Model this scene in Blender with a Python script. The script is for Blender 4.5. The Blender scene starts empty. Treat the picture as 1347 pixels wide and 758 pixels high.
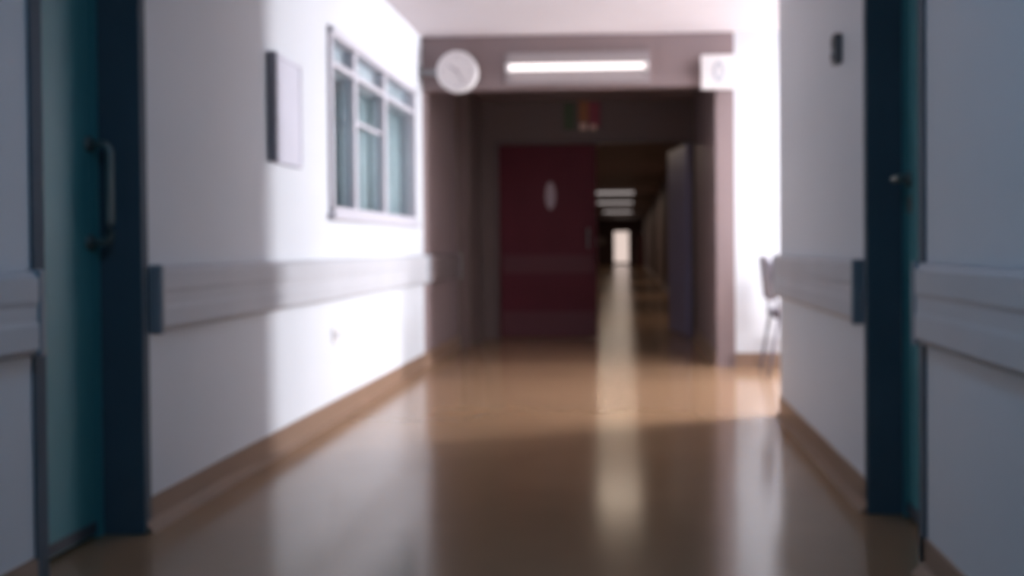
import bpy, bmesh, math, random
from mathutils import Matrix, Vector
random.seed(4)
S = bpy.context.scene
COL = S.collection
PI = math.pi
W, H, F = 1347.0, 758.0, 1300.0
EYE = 1.0

# ------------------------------------------------------------------ camera
YAW, PITCH, ROLL = math.radians(2.5), math.radians(0.8), math.radians(0.45)
cam = bpy.data.cameras.new('camera')
camo = bpy.data.objects.new('camera', cam)
COL.objects.link(camo)
R = (Matrix.Rotation(YAW, 3, 'Z') @ Matrix.Rotation(PI/2 - PITCH, 3, 'X') @ Matrix.Rotation(-ROLL, 3, 'Z'))
camo.matrix_world = Matrix.Translation((0, 0, EYE)) @ R.to_4x4()
cam.sensor_width = 36.0
cam.lens = 36.0 * F / W
VPX, VPY = 825.0, 325.0
_d = R.transposed() @ Vector((0, 1, 0))
_px = F * _d.x / -_d.z
_py = -F * _d.y / -_d.z
CX, CY = VPX - _px, VPY - _py
cam.shift_x = -(CX - W/2) / W
cam.shift_y = (CY - H/2) / W
cam.clip_start = 0.02
cam.clip_end = 200
cam.dof.use_dof = True
cam.dof.focus_distance = 0.85
cam.dof.aperture_fstop = cam.lens / 8.0
S.camera = camo

def ray(px, py):
    return (R @ Vector(((px - CX)/F, -(py - CY)/F, -1.0))).normalized()
def onx(px, X, py=400):            # depth Y where the pixel column meets the wall plane x = X
    d = ray(px, py)
    return d.y / d.x * X
def ony(px, py, Y):                # (x, z) where the pixel meets the plane y = Y
    d = ray(px, py)
    return d.x/d.y*Y, EYE + d.z/d.y*Y
def onxz(px, py, X):               # (y, z) where the pixel meets the plane x = X
    d = ray(px, py)
    return d.y/d.x*X, EYE + d.z/d.x*X

XL, XR = -1.71, 0.893
CEIL = 2.77
YA = (onx(555, XL) + onx(966, XR)) / 2      # bulkhead plane
YB = 9.9
YD = 10.8                                    # maroon double doors
YE = 57.0
XR2 = 0.74

# ------------------------------------------------------------------ materials
def mat(name, col, rough=0.6, metal=0.0, spec=0.5, var=0.0, scale=3.0, bump=0.0, bscale=40, coat=0.0):
    m = bpy.data.materials.new(name); m.use_nodes = True
    nt = m.node_tree; b = nt.nodes['Principled BSDF']
    b.inputs['Base Color'].default_value = (*col, 1)
    b.inputs['Roughness'].default_value = rough
    b.inputs['Metallic'].default_value = metal
    b.inputs['Specular IOR Level'].default_value = spec
    b.inputs['Coat Weight'].default_value = coat; b.inputs['Coat Roughness'].default_value = .09
    tc = nt.nodes.new('ShaderNodeTexCoord')
    if var > 0:
        n = nt.nodes.new('ShaderNodeTexNoise'); n.inputs['Scale'].default_value = scale
        n.inputs['Detail'].default_value = 4
        r = nt.nodes.new('ShaderNodeValToRGB')
        r.color_ramp.elements[0].position = 0.3; r.color_ramp.elements[1].position = 0.7
        r.color_ramp.elements[0].color = (*[c*(1-var) for c in col], 1)
        r.color_ramp.elements[1].color = (*[min(1, c*(1+var)) for c in col], 1)
        nt.links.new(tc.outputs['Object'], n.inputs['Vector'])
        nt.links.new(n.outputs['Fac'], r.inputs['Fac'])
        nt.links.new(r.outputs['Color'], b.inputs['Base Color'])
    if bump > 0:
        n2 = nt.nodes.new('ShaderNodeTexNoise'); n2.inputs['Scale'].default_value = bscale
        bp = nt.nodes.new('ShaderNodeBump'); bp.inputs['Strength'].default_value = bump
        bp.inputs['Distance'].default_value = 0.01
        nt.links.new(tc.outputs['Object'], n2.inputs['Vector'])
        nt.links.new(n2.outputs['Fac'], bp.inputs['Height'])
        nt.links.new(bp.outputs['Normal'], b.inputs['Normal'])
    return m
def emit(name, col, s):
    m = bpy.data.materials.new(name); m.use_nodes = True
    nt = m.node_tree; nt.nodes.clear()
    e = nt.nodes.new('ShaderNodeEmission'); o = nt.nodes.new('ShaderNodeOutputMaterial')
    e.inputs['Color'].default_value = (*col, 1); e.inputs['Strength'].default_value = s
    nt.links.new(e.outputs[0], o.inputs[0])
    return m
def glass(name, tint, refl=0.12):
    m = bpy.data.materials.new(name); m.use_nodes = True
    nt = m.node_tree; nt.nodes.clear()
    o = nt.nodes.new('ShaderNodeOutputMaterial')
    t = nt.nodes.new('ShaderNodeBsdfTransparent'); t.inputs[0].default_value = (*tint, 1)
    g = nt.nodes.new('ShaderNodeBsdfGlossy'); g.inputs['Roughness'].default_value = 0.04
    mx = nt.nodes.new('ShaderNodeMixShader')
    fr = nt.nodes.new('ShaderNodeLayerWeight'); fr.inputs[0].default_value = .5
    pw = nt.nodes.new('ShaderNodeMath'); pw.operation = 'POWER'; pw.inputs[1].default_value = 4
    ad = nt.nodes.new('ShaderNodeMath'); ad.operation = 'MULTIPLY_ADD'; ad.inputs[1].default_value = .5; ad.inputs[2].default_value = .04
    nt.links.new(fr.outputs['Facing'], pw.inputs[0]); nt.links.new(pw.outputs[0], ad.inputs[0])
    nt.links.new(ad.outputs[0], mx.inputs[0])
    nt.links.new(t.outputs[0], mx.inputs[1]); nt.links.new(g.outputs[0], mx.inputs[2])
    nt.links.new(mx.outputs[0], o.inputs[0])
    return m

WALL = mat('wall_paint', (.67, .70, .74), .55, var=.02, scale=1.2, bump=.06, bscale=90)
WALLD = mat('dimmed_inner_wall_paint', (.235, .175, .175), .6, var=.03, scale=1.5)  # on the bulkhead, dim light on the wall paint is put into this tone
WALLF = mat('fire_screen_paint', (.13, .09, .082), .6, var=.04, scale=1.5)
CEILM = mat('ceiling_paint', (.68, .63, .65), .8, var=.02, scale=2)
FLOOR = mat('vinyl_floor', (.33, .20, .115), .165, var=.06, scale=1.6, spec=.6, coat=0)
COVE = mat('coved_vinyl', (.25, .16, .11), .4, var=.05, scale=4)
RAILM = mat('rail_vinyl', (.53, .54, .57), .5, var=.03, scale=3)
RAILD = mat('shaded_rail_vinyl', (.17, .135, .135), .6)  # shaded copy of the rail vinyl: dimness beyond the clock put into the colour
RAILE = mat('rail_end_cap', (.31, .33, .36), .5)
TEAL = mat('teal_door_paint', (.07, .27, .30), .38, var=.05, scale=2)
NAVY = mat('dark_blue_frame_paint', (.095, .125, .155), .65, spec=.25, var=.05, scale=3)
STEEL = mat('brushed_steel', (.22, .25, .24), .45, metal=.7, var=.04, scale=20)
MAROON = mat('maroon_door', (.085, .013, .02), .6, spec=.2, var=.08, scale=3)
MAROON2 = mat('maroon_rail', (.10, .035, .042), .6, spec=.2)
BLUEG = mat('blue_grey_door_paint', (.24, .23, .38), .5, var=.05, scale=3)
FRAMEB = mat('brown_frame_paint', (.10, .07, .065), .45, var=.05, scale=3)
WHITE = mat('white_plastic', (.80, .78, .78), .4, var=.01)
WHITEP = mat('clock_dial_white', (.74, .70, .70), .5)
GREYP = mat('grey_plastic', (.20, .20, .21), .5, var=.03)
DARKP = mat('dark_plastic', (.07, .075, .09), .45)
HAND = mat('clock_hand_grey', (.40, .37, .40), .5)
HOUSE = mat('lamp_housing', (.30, .26, .265), .6)
TUBE = emit('fluorescent_tube', (1, .90, .90), 2.2)
WFR = mat('window_frame_paint', (.54, .53, .58), .5, var=.02)
GLS = glass('window_glass', (.90, .95, .955))
GLSB = glass('pale_window_glass', (1, .975, .985))
CURT = mat('teal_curtain_cloth', (.62, .67, .70), .85, var=.12, scale=3)
VAL = mat('valance_cloth', (.75, .75, .80), .85, var=.08, scale=6)
PAPER = mat('lavender_notice_paper', (.62, .62, .70), .6, var=.03, scale=4)
CHG = mat('grey_chair_fabric', (.38, .37, .42), .8, var=.05, scale=15)
CHD = mat('dark_chair_metal', (.12, .11, .14), .45)
SIGNG = mat('sign_green', (.05, .075, .035), .5)
SIGNO = mat('sign_orange', (.30, .11, .04), .5)
SIGNR = mat('sign_red', (.22, .03, .05), .5)
SIGNW = mat('sign_pale', (.75, .50, .42), .5)
RING = mat('sign_grey_mark', (.42, .45, .50), .5)
REDP = mat('red_paint', (.25, .03, .035), .4)

# ------------------------------------------------------------------ mesh helpers
def bx(bm, x0, x1, y0, y1, z0, z1, bev=0.0):
    if x0 > x1: x0, x1 = x1, x0
    if y0 > y1: y0, y1 = y1, y0
    if z0 > z1: z0, z1 = z1, z0
    t = bmesh.new()
    bmesh.ops.create_cube(t, size=1)
    bmesh.ops.scale(t, vec=(x1-x0, y1-y0, z1-z0), verts=t.verts)
    bmesh.ops.translate(t, vec=((x0+x1)/2, (y0+y1)/2, (z0+z1)/2), verts=t.verts)
    if bev: bmesh.ops.bevel(t, geom=t.edges[:], offset=bev, segments=2, affect='EDGES', profile=.5)
    merge(bm, t)
def merge(bm, t):
    me = bpy.data.meshes.new('tmp'); t.to_mesh(me); t.free(); bm.from_mesh(me); bpy.data.meshes.remove(me)
def cyl(bm, p0, p1, r, seg=20, r2=None):
    p0, p1 = Vector(p0), Vector(p1); d = p1 - p0
    t = bmesh.new()
    bmesh.ops.create_cone(t, cap_ends=True, segments=seg, radius1=r, radius2=r if r2 is None else r2, depth=d.length)
    bmesh.ops.rotate(t, matrix=d.to_track_quat('Z', 'Y').to_matrix(), verts=t.verts)
    bmesh.ops.translate(t, vec=(p0+p1)/2, verts=t.verts)
    merge(bm, t)
def tube(bm, pts, r, seg=12):
    pts = [Vector(p) for p in pts]
    rings = []
    n = len(pts)
    up = Vector((0.013, 0.027, 1)).normalized()
    for i, p in enumerate(pts):
        d = (pts[min(i+1, n-1)] - pts[max(i-1, 0)]).normalized()
        a = d.cross(up)
        if a.length < .05: a = d.cross(Vector((1, 0, 0)))
        a.normalize(); b = d.cross(a)
        rings.append([bm.verts.new(p + r*(math.cos(2*PI*k/seg)*a + math.sin(2*PI*k/seg)*b)) for k in range(seg)])
    for i in range(n-1):
        for k in range(seg):
            bm.faces.new((rings[i][k], rings[i][(k+1) % seg], rings[i+1][(k+1) % seg], rings[i+1][k]))
    bm.faces.new(rings[0]); bm.faces.new(rings[-1])
def profile_y(bm, prof, y0, y1):       # prof: closed list of (x, z), extruded along y
    a = [bm.verts.new((x, y0, z)) for x, z in prof]; b = [bm.verts.new((x, y1, z)) for x, z in prof]
    n = len(prof)
    for i in range(n):
        bm.faces.new((a[i], a[(i+1) % n], b[(i+1) % n], b[i]))
    bm.faces.new(a); bm.faces.new(b[::-1])
def obj(name, bm, m, parent=None, smooth=False):
    bmesh.ops.recalc_face_normals(bm, faces=bm.faces)
    me = bpy.data.meshes.new(name); bm.to_mesh(me); bm.free()
    me.materials.append(m)
    if smooth:
        for p in me.polygons: p.use_smooth = True
    o = bpy.data.objects.new(name, me); COL.objects.link(o)
    if parent is not None:
        o.parent = parent
        o.matrix_parent_inverse = parent.matrix_world.inverted() if parent.type != 'EMPTY' else Matrix.Translation(-parent.location)
        if parent.parent is None and parent.type == 'EMPTY' and parent.rotation_euler.z:
            o.matrix_parent_inverse = Matrix.Translation(-parent.location)
    return o
def thing(name, label, cat, loc, group=None):
    o = bpy.data.objects.new(name, None); COL.objects.link(o)
    o.empty_display_size = .1
    o.location = loc
    o['label'] = label; o['category'] = cat
    if group: o['group'] = group
    return o
def struct(name, bm, m, parent=None):
    o = obj(name, bm, m, parent)
    if parent is None: o['kind'] = 'structure'
    return o
def holder(name, loc):
    o = bpy.data.objects.new(name, None); COL.objects.link(o); o.location = loc
    o['kind'] = 'structure'
    return o
B = bmesh.new

# ------------------------------------------------------------------ key depths
yl_far = onx(187, XL)                 # far reveal, left recess
yl_near = onx(53, XL)
yr_far = onx(1142, XR)
yr_near = onx(1213, XR)
yp0 = onx(1026, XR)                   # side passage opening start
DXL, DXR = XL - 0.145, XR + 0.125       # recessed door planes
YBK = -3.2
wy0 = onx(434, XL); wy1 = onx(547, XL)
WZ0, WZ1 = 1.20, 2.29
T = 0.16
PX1 = 5.2                             # end of side passage
ZC2 = 2.60                            # ceiling beyond bulkhead

# ------------------------------------------------------------------ structure
b = B(); bx(b, -3.2, PX1+.3, YBK-.2, YE+.3, -.1, 0); struct('floor', b, FLOOR)
b = B(); bx(b, -3.2, PX1+.3, YBK-.2, YA, CEIL, CEIL+.1); struct('ceiling', b, CEILM)
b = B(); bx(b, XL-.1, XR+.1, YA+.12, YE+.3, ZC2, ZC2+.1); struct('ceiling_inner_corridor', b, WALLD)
# left wall, with door recess and window
b = B()
bx(b, XL-T-.25, XL, YBK, yl_near, 0, CEIL)
bx(b, XL-T-.25, XL, yl_far, wy0, 0, CEIL)
bx(b, XL-T, XL, wy0, wy1, 0, WZ0)
bx(b, XL-T, XL, wy0, wy1, WZ1, CEIL)
bx(b, XL-T, XL, wy1, YA, 0, CEIL)
bx(b, XL-T-.25, DXL-.06, yl_near, yl_far, 0, CEIL)
struct('wall_left', b, WALL)
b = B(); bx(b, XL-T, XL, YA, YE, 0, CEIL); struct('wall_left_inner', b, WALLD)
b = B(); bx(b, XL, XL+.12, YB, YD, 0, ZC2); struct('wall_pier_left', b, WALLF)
b = B()
bx(b, XR, XR+.42, YBK, yr_near, 0, CEIL)
bx(b, XR, XR+.42, yr_far, yp0, 0, CEIL)
bx(b, DXR+.06, XR+.42, yr_near, yr_far, 0, CEIL)
struct('wall_right', b, WALL)
b = B(); bx(b, XR, PX1, yp0-.14, yp0-.001, 0, CEIL)
bx(b, XR+.42, PX1, yp0-.14, yp0, 0, CEIL); b.free()
b = B(); bx(b, XR+.42, PX1+.2, yp0-.14, yp0, 0, CEIL); struct('wall_passage_near', b, WALL)
b = B(); bx(b, XR, PX1+.2, YA, YA+.14, 0, CEIL); struct('wall_passage_far', b, WALL)
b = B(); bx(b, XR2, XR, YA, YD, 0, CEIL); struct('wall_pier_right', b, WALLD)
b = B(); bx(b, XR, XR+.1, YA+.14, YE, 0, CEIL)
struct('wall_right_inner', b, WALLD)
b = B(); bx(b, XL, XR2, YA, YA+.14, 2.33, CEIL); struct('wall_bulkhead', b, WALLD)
b = B(); bx(b, XL-T, XR+.4, YBK-.15, YBK, 0, CEIL); struct('wall_back', b, WALL)
# passage end wall with a window opening
PWY0, PWY1, PWZ0, PWZ1 = yp0+1.7, yp0+2.28, .45, 2.6
b = B()
bx(b, PX1, PX1+.2, yp0, PWY0, 0, CEIL); bx(b, PX1, PX1+.2, PWY1, YA, 0, CEIL)
bx(b, PX1, PX1+.2, PWY0, PWY1, 0, PWZ0); bx(b, PX1, PX1+.2, PWY0, PWY1, PWZ1, CEIL)
struct('wall_passage_end', b, WALL)
b = B()
bx(b, PX1+.05, PX1+.12, PWY0, PWY0+.05, PWZ0, PWZ1); bx(b, PX1+.05, PX1+.12, PWY1-.05, PWY1, PWZ0, PWZ1)
bx(b, PX1+.05, PX1+.12, PWY0, PWY1, PWZ0, PWZ0+.05); bx(b, PX1+.05, PX1+.12, PWY0, PWY1, PWZ1-.05, PWZ1)
w2 = struct('window_2', b, WFR)
b = B(); bx(b, PX1+.08, PX1+.09, PWY0+.04, PWY1-.04, PWZ0+.04, PWZ1-.04); obj('pane', b, GLSB, w2)

# coved skirting: floor vinyl turned up the wall
def cove(bm, X, s, y0, y1, h=.115):
    pr = [(X, 0), (X + s*.035, 0), (X + s*.012, .022), (X + s*.008, .04), (X + s*.008, h), (X, h + .004)]
    profile_y(bm, pr, y0, y1)
b = B(); cove(b, XL, 1, YBK, yl_near); cove(b, XL, 1, yl_far, YA); cove(b, XL, 1, YA, YB); cove(b, XL, 1, YD+.1, YE)
struct('baseboard_left', b, COVE)
b = B(); cove(b, XR, -1, YBK, yr_near); cove(b, XR, -1, yr_far, yp0); cove(b, XR2, -1, YA, YD-.05); cove(b, XR, -1, YD+.1, YE)
struct('baseboard_right', b, COVE)
b = B(); bx(b, XR, PX1, YA-.01, YA, 0, .115); struct('baseboard_passage', b, COVE)

# ------------------------------------------------------------------ recessed doors
def recess(name, X, DX, s, y0, y1):
    # frame: dark painted reveals with corner strips; s points into the corridor
    h = holder(name, ((DX), (y0+y1)/2, 0))
    b = B()
    bx(b, DX - s*.05, X + s*.006, y1-.012, y1+.0, 0, CEIL-.002)
    bx(b, X - s*.05, X + s*.008, y1-.014, y1+.035, 0, CEIL-.002, .003)
    bx(b, DX - s*.05, X + s*.006, y0, y0+.012, 0, CEIL-.002)
    bx(b, X - s*.05, X + s*.008, y0-.045, y0+.014, 0, CEIL-.002, .003)
    obj('door_frame', b, NAVY, h)
    d = B(); bx(d, DX - s*.05, DX, y0+.016, y1-.05, .012, CEIL-.06, .004)
    # shallow moulded panel lines
    leaf = obj('door_leaf', d, TEAL, h)
    e = B(); bx(e, DX - s*.05, DX + s*.004, y1-.05, y1-.014, 0, CEIL-.01, .001)
    obj('door_stop', e, TEAL, h)
    k = B(); bx(k, DX - s*.001, DX + s*.004, y0+.03, y1-.06, .02, .06, .001)  # dark strip standing in for the shadow at the door foot
    obj('kick_shadow_strip', k, DARKP, leaf)
    return h, leaf
h1, leaf1 = recess('door_1', XL, DXL, 1, yl_near, yl_far)
hy = yl_far - .075
b = B()
hx = DXL + .075
pts = [(DXL, hy, 1.37)] + [(hx - .03 + .03*math.sin(a), hy, 1.34 + .03*math.cos(a)) for a in [0, .5, 1.0, PI/2]] + \
      [(hx, hy, 1.3), (hx, hy, 1.1)] + [(hx - .03 + .03*math.cos(a), hy, 1.06 - .03*math.sin(a)) for a in [0, .5, 1.0, PI/2]] + [(DXL, hy, 1.03)]
tube(b, pts, .014, 14)
cyl(b, (DXL, hy, 1.37), (DXL+.008, hy, 1.37), .028); cyl(b, (DXL, hy, 1.03), (DXL+.008, hy, 1.03), .028)
obj('pull_handle', b, STEEL, leaf1, True)
h2, leaf2 = recess('door_2', XR, DXR, -1, yr_near, yr_far)
hy2, hz2 = yr_far - .10, 1.235
b = B()
cyl(b, (DXR, hy2, hz2), (DXR-.01, hy2, hz2), .027)
tube(b, [(DXR, hy2, hz2), (DXR-.045, hy2, hz2), (DXR-.06, hy2-.01, hz2), (DXR-.066, hy2-.04, hz2), (DXR-.066, hy2-.13, hz2)], .011, 12)
obj('lever_handle', b, STEEL, leaf2, True)
b = B(); bx(b, DXR-.004, DXR, hy2-.03, hy2+.02, hz2-.12, hz2-.06, .001); obj('lock_plate', b, STEEL, leaf2)

# ------------------------------------------------------------------ bumper rails
def rail(name, label, X, s, y0, y1, z0=.705, z1=.945, caps=(True, True), group='crash rails along the corridor walls', m=None):
    t = thing(name, label, 'rail', (X, (y0+y1)/2, z0), group)
    b = B(); d = .045
    pr = [(X + s*.012, z0), (X + s*.030, z0+.002), (X + s*d, z0+.02), (X + s*d, z0+.085), (X + s*(d-.004), z0+.10),
          (X + s*(d-.004), z1-.10), (X + s*d, z1-.085), (X + s*d, z1-.02), (X + s*.03, z1-.002), (X + s*.012, z1)]
    profile_y(b, pr, y0 + (.03 if caps[0] else 0), y1 - (.03 if caps[1] else 0)); obj('rail_cover', b, m or RAILM, t)
    b = B(); bx(b, X, X + s*.014, y0+.02, y1-.02, z0+.03, z1-.03); obj('mounting_strip', b, GREYP, t)
    for on, ya in ((caps[0], y0), (caps[1], y1-.03)):
        if on:
            b = B(); bx(b, X + s*.001, X + s*(d+.004), ya, ya+.03, z0-.004, z1+.004, .008); obj('end_cap', b, RAILE, t)
    return t
rail('crash_rail', 'pale grey crash rail on the left wall nearest the camera, before the teal door', XL, 1, YBK+.1, yl_near-.05)
rail('crash_rail', 'long pale crash rail on the left wall running under the window', XL, 1, yl_far+.045, YA-.02)
rail('crash_rail', 'short crash rail in a shade-dark tone on the left wall below and beyond the clock', XL, 1, YA+.03, YB-.03, m=RAILD)
rail('crash_rail', 'grey crash rail on the right wall nearest the camera, before the blue door', XR, -1, YBK+.1, yr_near-.05)
rail('crash_rail', 'short grey crash rail on the right wall between blue door and bright opening', XR, -1, yr_far+.045, yp0-.02)

# ------------------------------------------------------------------ internal window on left wall
b = B(); fx0, fx1 = XL-.09, XL+.022
fw = .05
bx(b, fx0, fx1, wy0, wy0+fw, WZ0, WZ1, .004); bx(b, fx0, fx1, wy1-fw, wy1, WZ0, WZ1, .004)
bx(b, fx0, fx1, wy0+.001, wy1-.001, WZ1-fw, WZ1-.001, .004)
bx(b, fx0, fx1, wy0+.001, wy1-.001, WZ0+.001, WZ0+fw, .004)
win = struct('window_1', b, WFR)
b = B(); bx(b, XL-.02, XL+.05, wy0-.03, wy1+.02, WZ0-.03, WZ0+.002, .006); obj('window_sill', b, WFR, win)
m1, m2 = onx(470, XL), onx(509, XL)
for my in (m1, m2):
    b = B(); bx(b, XL-.07, XL+.006, my-.035, my+.035, WZ0+fw, WZ1-fw, .004); obj('mullion', b, WFR, win)
b = B(); bx(b, XL-.065, XL+.004, wy0+fw, wy1-fw, 2.075, 2.11, .003); obj('transom', b, WFR, win)
seg = [(wy0+fw, m1-.035), (m1+.035, m2-.035), (m2+.035, wy1-fw)]
for a, c in seg:
    b = B(); bx(b, XL-.035, XL-.029, a, c, WZ0+fw, 2.075); obj('pane', b, GLS, win)
    b = B(); bx(b, XL-.035, XL-.029, a, c, 2.11, WZ1-fw); obj('pane', b, GLS, win)
# middle opening hatch bar
b = B(); bx(b, XL-.05, XL-.02, seg[1][0]+.01, seg[1][1]-.01, 1.80, 1.825, .003); obj('hatch_bar', b, WFR, win)

def curtain(label, a, c, z0, z1, m, amp=.022, wl=.10, X=XL-.125, group='teal curtains behind the window'):
    b = B(); n = int((c-a)/.01); th = .004
    fr, bk = [], []
    for i in range(n+1):
        y = a + (c-a)*i/n
        x = X + amp*math.sin(2*PI*(y-a)/wl) + amp*.4*math.sin(2*PI*(y-a)/(wl*2.7)+1)
        fr.append([b.verts.new((x, y, z)) for z in (z0, (z0+z1)/2, z1)])
        bk.append([b.verts.new((x-th, y, z)) for z in (z0, (z0+z1)/2, z1)])
    for i in range(n):
        for k in range(2):
            b.faces.new((fr[i][k], fr[i+1][k], fr[i+1][k+1], fr[i][k+1]))
            b.faces.new((bk[i][k+1], bk[i+1][k+1], bk[i+1][k], bk[i][k]))
        b.faces.new((fr[i][0], bk[i][0], bk[i+1][0], fr[i+1][0])); b.faces.new((fr[i][2], fr[i+1][2], bk[i+1][2], bk[i][2]))
    o = obj('curtain', b, m, None, True)
    o['label'] = label; o['category'] = 'curtain'; o['group'] = group
    return o
curtain('pale teal curtain behind the window pane nearest the notice frame', wy0+.02, m1-.03, 1.15, 2.055, CURT)
curtain('teal curtain behind the middle pane of the window', m1+.0, m2-.0, 1.15, 2.055, CURT)
curtain('greyish teal curtain behind the window pane nearest the clock', m2+.03, wy1-.02, 1.15, 2.055, CURT)
c_ = curtain('pleated pale valance across the top of the window', wy0+.02, wy1-.02, 2.06, 2.32, VAL, .012, .16, XL-.082)
c_.name = 'valance'; c_['category'] = 'valance'; del c_['group']
b = B(); cyl(b, (XL-.125, wy0-.05, 2.34), (XL-.125, wy1+.05, 2.34), .012)
b.free()
# room behind the window
b = B()
bx(b, -3.1, -3.0, wy0-.6, wy1+.6, 0, CEIL); bx(b, -3.0, XL-T, wy0-.7, wy0-.6, 0, CEIL); bx(b, -3.0, XL-T, wy1+.6, wy1+.7, 0, CEIL)
struct('wall_ward_room', b, WALL)

# ------------------------------------------------------------------ notice frame on left wall
ny0, ny1 = onx(369, XL+.05), onx(405, XL+.05)
t = thing('notice_case', 'dark sided notice case holding a lavender sheet, left of the window', 'frame', (XL, (ny0+ny1)/2, 1.42))
b = B(); nz0, nz1, nd = 1.42, 1.95, .048
fw2 = .018
bx(b, XL, XL+nd, ny0-.004, ny0+fw2, nz0, nz1, .003)
bx(b, XL, XL+nd-.015, ny1-fw2, ny1, nz0, nz1, .003); bx(b, XL, XL+nd-.015, ny0+.01, ny1-.001, nz1-fw2, nz1-.001, .003); bx(b, XL, XL+nd-.015, ny0+.01, ny1-.001, nz0+.001, nz0+fw2, .003)
fr_ = obj('frame', b, PAPER, t)
b = B(); bx(b, XL+.004, XL+nd-.001, ny0-.009, ny0-.0045, nz0+.004, nz1-.004); obj('frame_edge', b, mat('grey_frame_edge', (.32, .32, .36), .6), t)
b = B(); bx(b, XL, XL+.028, ny0+fw2, ny1-fw2, nz0+fw2, nz1-fw2); obj('notice_sheet', b, PAPER, t)

# outlet on left wall
oy, oz = onxz(441, 441, XL)
t = thing('wall_socket', 'small pale wall socket low on the bright left wall', 'socket', (XL, oy, oz-.04))
b = B(); bx(b, XL, XL+.010, oy-.06, oy+.06, oz-.043, oz+.043, .003); obj('face_plate', b, WHITE, t)
for k in (-.028, .028):
    b = B(); cyl(b, (XL+.009, oy+k, oz), (XL+.0125, oy+k, oz), .02); s_ = obj('outlet', b, RAILM, t)
# call box on right wall
cy, cz = onxz(1106, 65, XR)
t = thing('call_box', 'small dark upright box high on the right wall', 'wall box', (XR, cy, cz-.065))
b = B(); bx(b, XR-.035, XR+.001, cy-.03, cy+.03, cz-.062, cz+.062, .006); obj('box_cover', b, GREYP, t)
b = B(); bx(b, XR-.038, XR-.034, cy-.018, cy+.018, cz+.005, cz+.045, .001); obj('speaker_grille', b, DARKP, t)
b = B(); cyl(b, (XR-.041, cy, cz-.03), (XR-.034, cy, cz-.03), .012); obj('call_button', b, DARKP, t)

# ------------------------------------------------------------------ clock
CYY = YA - .10
cxx, czz = ony(602, 95, CYY)
cr = 27.0 / F * CYY
t = thing('wall_clock', 'round white clock on a dark bracket arm beside the window end', 'clock', (XL, CYY, czz))
b = B(); cyl(b, (cxx, CYY-.045, czz), (cxx, CYY+.045, czz), cr, 64)
bmesh.ops.bevel(b, geom=[e for e in b.edges if abs((e.verts[0].co-e.verts[1].co).y) < .001], offset=.008, segments=3, affect='EDGES')
body = obj('clock_case', b, WHITE, t)
b = B(); cyl(b, (cxx, CYY-.0475, czz), (cxx, CYY-.0445, czz), cr*.9, 64)
dial = obj('dial', b, WHITEP, t)
for k in range(12):
    b = B()
    a = k*PI/6; r0 = cr*(.70 if k % 3 else .64); r1 = cr*.80
    t_ = B(); w_ = .0035 if k % 3 else .006
    bx(t_, -w_, w_, CYY-.049, CYY-.047, r0, r1)
    bmesh.ops.rotate(t_, matrix=Matrix.Rotation(a, 3, 'Y'), verts=t_.verts)
    bmesh.ops.translate(t_, vec=(cxx, 0, czz), verts=t_.verts); merge(b, t_)
    obj('hour_mark', b, HAND, dial)
for nm, a, ln, w_ in (('hour_hand', math.radians(-55), .5, .007), ('minute_hand', math.radians(150), .68, .005)):
    b = B(); bx(b, -w_, w_, CYY-.0535, CYY-.050, -cr*.12, cr*ln)
    bmesh.ops.rotate(b, matrix=Matrix.Rotation(a, 3, 'Y'), verts=b.verts)
    bmesh.ops.translate(b, vec=(cxx, 0, czz), verts=b.verts); obj(nm, b, HAND, dial)
b = B(); cyl(b, (cxx, CYY-.055, czz), (cxx, CYY-.047, czz), .012); obj('hub', b, HAND, dial)
b = B(); bx(b, XL, cxx-cr+.01, CYY-.022, CYY+.022, czz-.022, czz+.022, .005)
bx(b, XL, XL+.018, CYY-.05, CYY+.05, czz-.06, czz+.06, .004); obj('bracket_arm', b, GREYP, t)

# ------------------------------------------------------------------ white sign with ring mark
SY = YA - .14
sx0, sz1 = ony(922, 73, SY); sx1, sz0 = ony(962, 117, SY)
sx1 = XR2 + .13
t = thing('hanging_sign', 'square white sign with a grey ring mark beside the bright opening', 'sign', ((sx0+sx1)/2, SY, sz0))
b = B(); bx(b, sx0, sx1, SY-.03, SY+.03, sz0, sz1, .006); obj('sign_box', b, WHITE, t)
b = B(); N = 40; mcx, mcz = (sx0*.46+sx1*.54), (sz0+sz1)/2
ro, ri = [], []
for k in range(N):
    a = 2*PI*k/N
    ro.append((mcx+.046*math.cos(a), mcz+.085*math.sin(a))); ri.append((mcx+.022*math.cos(a), mcz+.058*math.sin(a)))
def ringmesh(b, ro, ri, y0, y1):
    n = len(ro); v = [[b.verts.new((x, y, z)) for x, z in L] for L, y in ((ro, y0), (ri, y0), (ri, y1), (ro, y1))]
    for j in range(4):
        for k in range(n):
            b.faces.new((v[j][k], v[j][(k+1) % n], v[(j+1) % 4][(k+1) % n], v[(j+1) % 4][k]))
ringmesh(b, ro, ri, SY-.033, SY-.0295); obj('ring_mark', b, RING, t)
b = B(); bx(b, sx1-.004, XR, SY-.015, SY+.015, mcz-.03, mcz+.03); bx(b, XR-.012, XR+.0, SY-.03, SY+.03, mcz-.06, mcz+.06, .002)
b.free()
b = B(); bx(b, (sx0+sx1)/2-.012, (sx0+sx1)/2+.06, SY+.028, YA+.001, mcz-.05, mcz+.05, .003); obj('sign_bracket', b, GREYP, t)

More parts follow.
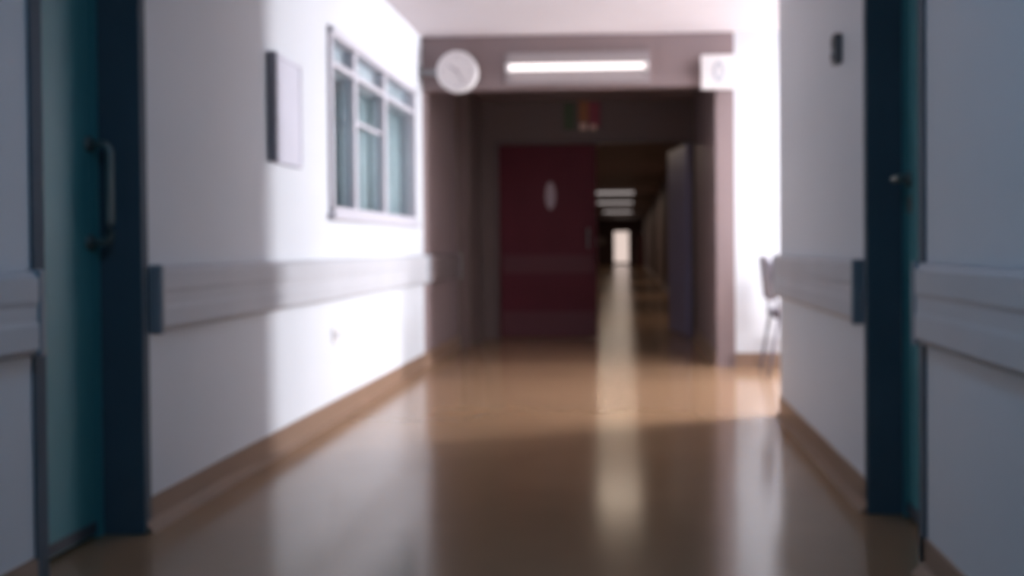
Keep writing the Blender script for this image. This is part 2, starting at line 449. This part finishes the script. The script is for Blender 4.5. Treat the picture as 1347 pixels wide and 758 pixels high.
# ------------------------------------------------------------------ fluorescent lamp on bulkhead
lx0, lz = ony(668, 89, YA-.1); lx1, _ = ony(850, 85, YA-.1)
t = thing('fluorescent_lamp', 'lit fluorescent tube lamp on the bulkhead above the dark corridor', 'lamp', ((lx0+lx1)/2, YA, lz-.12))
b = B(); bx(b, lx0-.03, lx1+.03, YA-.035, YA+.001, lz-.125, lz+.135, .006); obj('housing', b, HOUSE, t)
b = B(); cyl(b, (lx0+.01, YA-.10, lz), (lx1-.01, YA-.10, lz), .026, 24); obj('tube', b, TUBE, t, True)
for xx in (lx0, lx1):
    b = B(); bx(b, xx-.018, xx+.018, YA-.13, YA-.03, lz-.03, lz+.03, .005); obj('lamp_holder', b, WHITE, t)

# ------------------------------------------------------------------ maroon fire doors
dxl, _ = ony(656, 300, YD); dxm, _ = ony(785, 300, YD)
_, dzt = ony(720, 190, YD)
dzt = max(2.05, min(dzt, 2.2))
xr_op = XR2
b = B()
bx(b, XL, dxl-.05, YD, YD+.14, 0, ZC2); bx(b, dxl-.05, XR2, YD, YD+.14, dzt+.05, ZC2)
bx(b, XR2, XR, YD, YD+.14, 0, ZC2)
struct('wall_fire_screen', b, WALLF)
b = B()
bx(b, dxl-.05, dxl, YD-.02, YD+.15, 0, dzt+.05, .004); bx(b, XR2-.035, XR2+.002, YD-.02, YD+.15, 0, dzt+.05, .004)
bx(b, dxl-.0, XR2-.03, YD-.02, YD+.15, dzt+.005, dzt+.05, .004)
d3 = struct('door_3', b, FRAMEB)
def fire_leaf(w, m, m2):
    # built at the origin, hinge at x=0, leaf towards +x, thickness in y
    L = B(); bx(L, 0, w, 0, .045, .01, dzt, .003)
    lf = obj('door_leaf', L, m, d3)
    kids = []
    b = B(); bx(b, .04, w-.04, -.012, .001, .72, .92, .004); kids.append(obj('crash_plate', b, m2, lf))
    b = B(); bx(b, .03, w-.03, -.004, .001, .03, .30, .001); kids.append(obj('kick_plate', b, m2, lf))
    vx, vz = w*.53, 1.57
    n = 32
    ro = [(vx+.075*math.cos(2*PI*k/n), vz+.175*math.sin(2*PI*k/n)) for k in range(n)]
    ri = [(vx+.055*math.cos(2*PI*k/n), vz+.150*math.sin(2*PI*k/n)) for k in range(n)]
    b = B(); ringmesh(b, ro, ri, -.010, .002); kids.append(obj('vision_panel_frame', b, MAROON2, lf))
    b = B(); a = [b.verts.new((x, -.003, z)) for x, z in ri]; c = [b.verts.new((x, .001, z)) for x, z in ri]
    b.faces.new(a); b.faces.new(c[::-1])
    for k in range(n): b.faces.new((a[k], a[(k+1) % n], c[(k+1) % n], c[k]))
    kids.append(obj('vision_panel', b, mat('vision_glass_glint', (.42, .34, .37), .15), lf))  # glint on the oval glass put into a pale base colour
    b = B(); tube(b, [(w-.09, 0, 1.2), (w-.09, -.05, 1.19), (w-.09, -.055, 1.1), (w-.09, -.05, 1.01), (w-.09, 0, 1.0)], .011)
    kids.append(obj('pull_handle', b, STEEL, lf))
    return lf
lf = fire_leaf(dxm-dxl-.004, MAROON, MAROON2)
lf.location = (dxl+.002, YD+.03, 0)
lf2 = fire_leaf(XR2-.035-dxm-.004, BLUEG, BLUEG)
lf2.location = (XR2-.04, YD+.10, 0)
lf2.rotation_euler = (0, 0, PI - math.radians(81))
# flip so the hinge is on the right: mirrored swing, away from the camera
lf['label'] = 'closed maroon leaf with small oval vision panel'
lf2['label'] = 'blue grey leaf standing open away from the camera'

# coloured sign above the doors
gy = YD - .045
gx0, gz1 = ony(739, 131, gy); gx1, gz0 = ony(792, 173, gy)
t = thing('safety_sign', 'small green, orange and red sign above the maroon door', 'sign', ((gx0+gx1)/2, YD, gz0))
b = B(); bx(b, gx0, gx1, YD-.03, YD, gz0, gz1, .004); obj('sign_board', b, FRAMEB, t)
gw = gx1-gx0
def panel(nm, a, c, za, zb, m, th=.006):
    b = B(); bx(b, gx0+gw*a, gx0+gw*c, YD-.03-th, YD-.029, gz0+(gz1-gz0)*za, gz0+(gz1-gz0)*zb, .001); obj(nm, b, m, t)
panel('green_panel', .04, .32, .06, .92, SIGNG)
panel('orange_panel', .42, .66, .30, .95, SIGNO)
panel('red_panel', .68, .95, .12, .92, SIGNR)
panel('pale_mark', .44, .62, .06, .26, SIGNW, .009)
panel('pale_mark', .70, .86, .06, .22, SIGNW, .012)

# ------------------------------------------------------------------ far corridor
def far_lamp(py, label):
    # tube lamps across the far ceiling
    zc = ZC2 - .07
    d = ray(790, py); Y = (zc-EYE)/d.z*d.y
    x0, x1 = -1.01, .2
    t = thing('ceiling_tube_lamp', label, 'lamp', ((x0+x1)/2, Y, ZC2), 'lit tubes along the far corridor ceiling')
    b = B(); bx(b, x0-.03, x1+.03, Y-.07, Y+.07, ZC2-.04, ZC2, .004); obj('housing', b, HOUSE, t)
    b = B(); cyl(b, (x0, Y, zc), (x1, Y, zc), .028, 12); obj('tube', b, FTUBE, t, True)
FTUBE = emit('far_tube', (1, .88, .86), .55)
far_lamp(254, 'nearest and brightest tube lamp on the far corridor ceiling, above the others')
far_lamp(267, 'middle tube lamp of the three on the far corridor ceiling')
far_lamp(279, 'farthest tube lamp, lowest of the three down the far corridor')
b = B()
ex0, ez1 = ony(806, 303, YE); ex1, ez0 = ony(829, 350, YE)
bx(b, XL, ex0, YE, YE+.2, 0, ZC2); bx(b, ex1, XR, YE, YE+.2, 0, ZC2); bx(b, ex0, ex1, YE, YE+.2, ez1, ZC2)
struct('wall_end', b, WALLD)
d4 = holder('door_4', ((ex0+ex1)/2, YE, 0))
b = B(); bx(b, ex0, ex0+.08, YE-.02, YE+.06, 0, ez1); bx(b, ex1-.08, ex1, YE-.02, YE+.06, 0, ez1); bx(b, ex0, ex1, YE-.02, YE+.06, ez1-.08, ez1); bx(b, ex0, ex1, YE-.02, YE+.06, 0, .12)
obj('door_frame', b, WHITE, d4)
b = B(); bx(b, ex0+.08, ex1-.08, YE+.01, YE+.03, .12, ez1-.08); obj('daylit_glass', b, emit('daylit_glass', (1, .80, .72), .8), d4)
# cabinet, notice
rx, rz = ony(845, 322, YE-3)
t = thing('fire_cabinet', 'dull red cabinet on the right at the far end of the corridor', 'cabinet', (XR-.16, YE-3.2, 0))
b = B(); bx(b, XR-.32, XR-.006, YE-3.5, YE-2.9, 0, 1.7, .01); obj('cabinet_body', b, REDP, t)
b = B(); bx(b, XR-.30, XR-.02, YE-3.53, YE-3.49, .08, 1.65, .005); dd = obj('cabinet_door', b, REDP, t)
b = B(); cyl(b, (XR-.27, YE-3.56, 1.05), (XR-.27, YE-3.53, 1.05), .02); obj('knob', b, STEEL, dd)
nx, nz = ony(791, 317, YE-.03)
t = thing('round_sign', 'small pale round sign on the end wall left of the bright door', 'sign', (nx, YE, nz-.25))
b = B(); cyl(b, (nx, YE-.04, nz), (nx, YE, nz), .24, 32); obj('board_panel', b, WHITE, t)
b = B(); cyl(b, (nx, YE-.03, nz), (nx, YE-.001, nz), .28, 32); obj('board_rim', b, GREYP, t)

# ------------------------------------------------------------------ chair in the passage
chx, chy = 1.10, YA - .42
t = thing('waiting_chair', 'grey backed chair with dark legs half hidden in the bright opening', 'chair', (chx+.24, chy, 0))
def leg(p0, p1): 
    b = B(); tube(b, [p0, p1], .014); obj('leg', b, CHD, t, True)
xb, xf = chx, chx+.46
y0c, y1c = chy-.22, chy+.22
leg((xb-.03, y0c, 0), (xb+.05, y0c, .44)); leg((xb-.03, y1c, 0), (xb+.05, y1c, .44))
leg((xf+.02, y0c, 0), (xf-.03, y0c, .44)); leg((xf+.02, y1c, 0), (xf-.03, y1c, .44))
b = B(); bx(b, xb+.02, xf, y0c, y1c, .44, .50, .02); obj('seat', b, CHD, t, True)
b = B(); bx(b, -.02, .02, y0c+.01, y1c-.01, .58, .92, .015)
bmesh.ops.rotate(b, matrix=Matrix.Rotation(math.radians(-6), 3, 'Y'), cent=(0, 0, .5), verts=b.verts)
bmesh.ops.translate(b, vec=(xb+.02, 0, 0), verts=b.verts); obj('backrest', b, CHG, t, True)
for yy in (y0c, y1c):
    b = B(); tube(b, [(xb+.05, yy, .44), (xb+.03, yy, .6), (xb-.01, yy, .88)], .012); obj('back_post', b, CHD, t, True)

# ------------------------------------------------------------------ lights
def area(name, loc, rot, sx, sy, power, col):
    l = bpy.data.lights.new(name, 'AREA'); l.shape = 'RECTANGLE'; l.size = sx; l.size_y = sy
    l.energy = power; l.color = col
    o = bpy.data.objects.new(name, l); COL.objects.link(o); o.location = loc; o.rotation_euler = rot
    return o
# daylight through the passage window (faces -x)
area('daylight_passage_window', (PX1+.35, (PWY0+PWY1)/2, (PWZ0+PWZ1)/2), (0, PI/2, 0), PWZ1-PWZ0, PWY1-PWY0, 840, (.91, .955, 1))
# unseen ceiling lamp added to brighten the passage's far wall and ceiling
b = B(); bx(b, 1.5, 2.9, yp0+.15, yp0+.55, CEIL-.04, CEIL, .005)
t = thing('added_passage_lamp', 'unseen long ceiling lamp added to brighten the side passage', 'lamp', (2.2, yp0+.35, CEIL))
obj('added_lamp_frame', b, WHITE, t)
area('added_passage_light', (2.2, yp0+.35, CEIL-.05), (0, 0, 0), 1.3, .3, 100, (1, .98, 1))
for k, yy in enumerate((13.5, 20, 28, 38, 48)):  # added warm fill so the far corridor isn't black
    area('far_corridor_fill', (-.4, yy, ZC2-.16), (0, 0, 0), 1.1, .12, 15, (1, .80, .62))
# unseen cool lamp added to light the near walls, brightest at the top
t = thing('added_near_lamp', 'unseen cool ceiling lamp added to light the nearest stretch of corridor', 'lamp', (-.4, 1.2, CEIL))
b = B(); bx(b, -.7, -.1, .6, 1.8, CEIL-.05, CEIL, .005); obj('added_lamp_frame', b, WHITE, t)
area('added_near_light', (-.4, 1.2, CEIL-.06), (0, 0, 0), .55, 1.15, 13, (.27, .62, 1))
wd = bpy.data.worlds.new('world'); S.world = wd; wd.use_nodes = True
wd.node_tree.nodes['Background'].inputs[0].default_value = (.75, .85, 1, 1)
wd.node_tree.nodes['Background'].inputs[1].default_value = 1.0

S.view_settings.view_transform = 'Standard'; S.view_settings.look = 'None'
S.view_settings.exposure = 0; S.view_settings.gamma = 1
S.view_settings.use_curve_mapping = False
S.cycles.use_denoising = True
S.cycles.max_bounces = 10; S.cycles.diffuse_bounces = 6
S.cycles.sample_clamp_indirect = 4
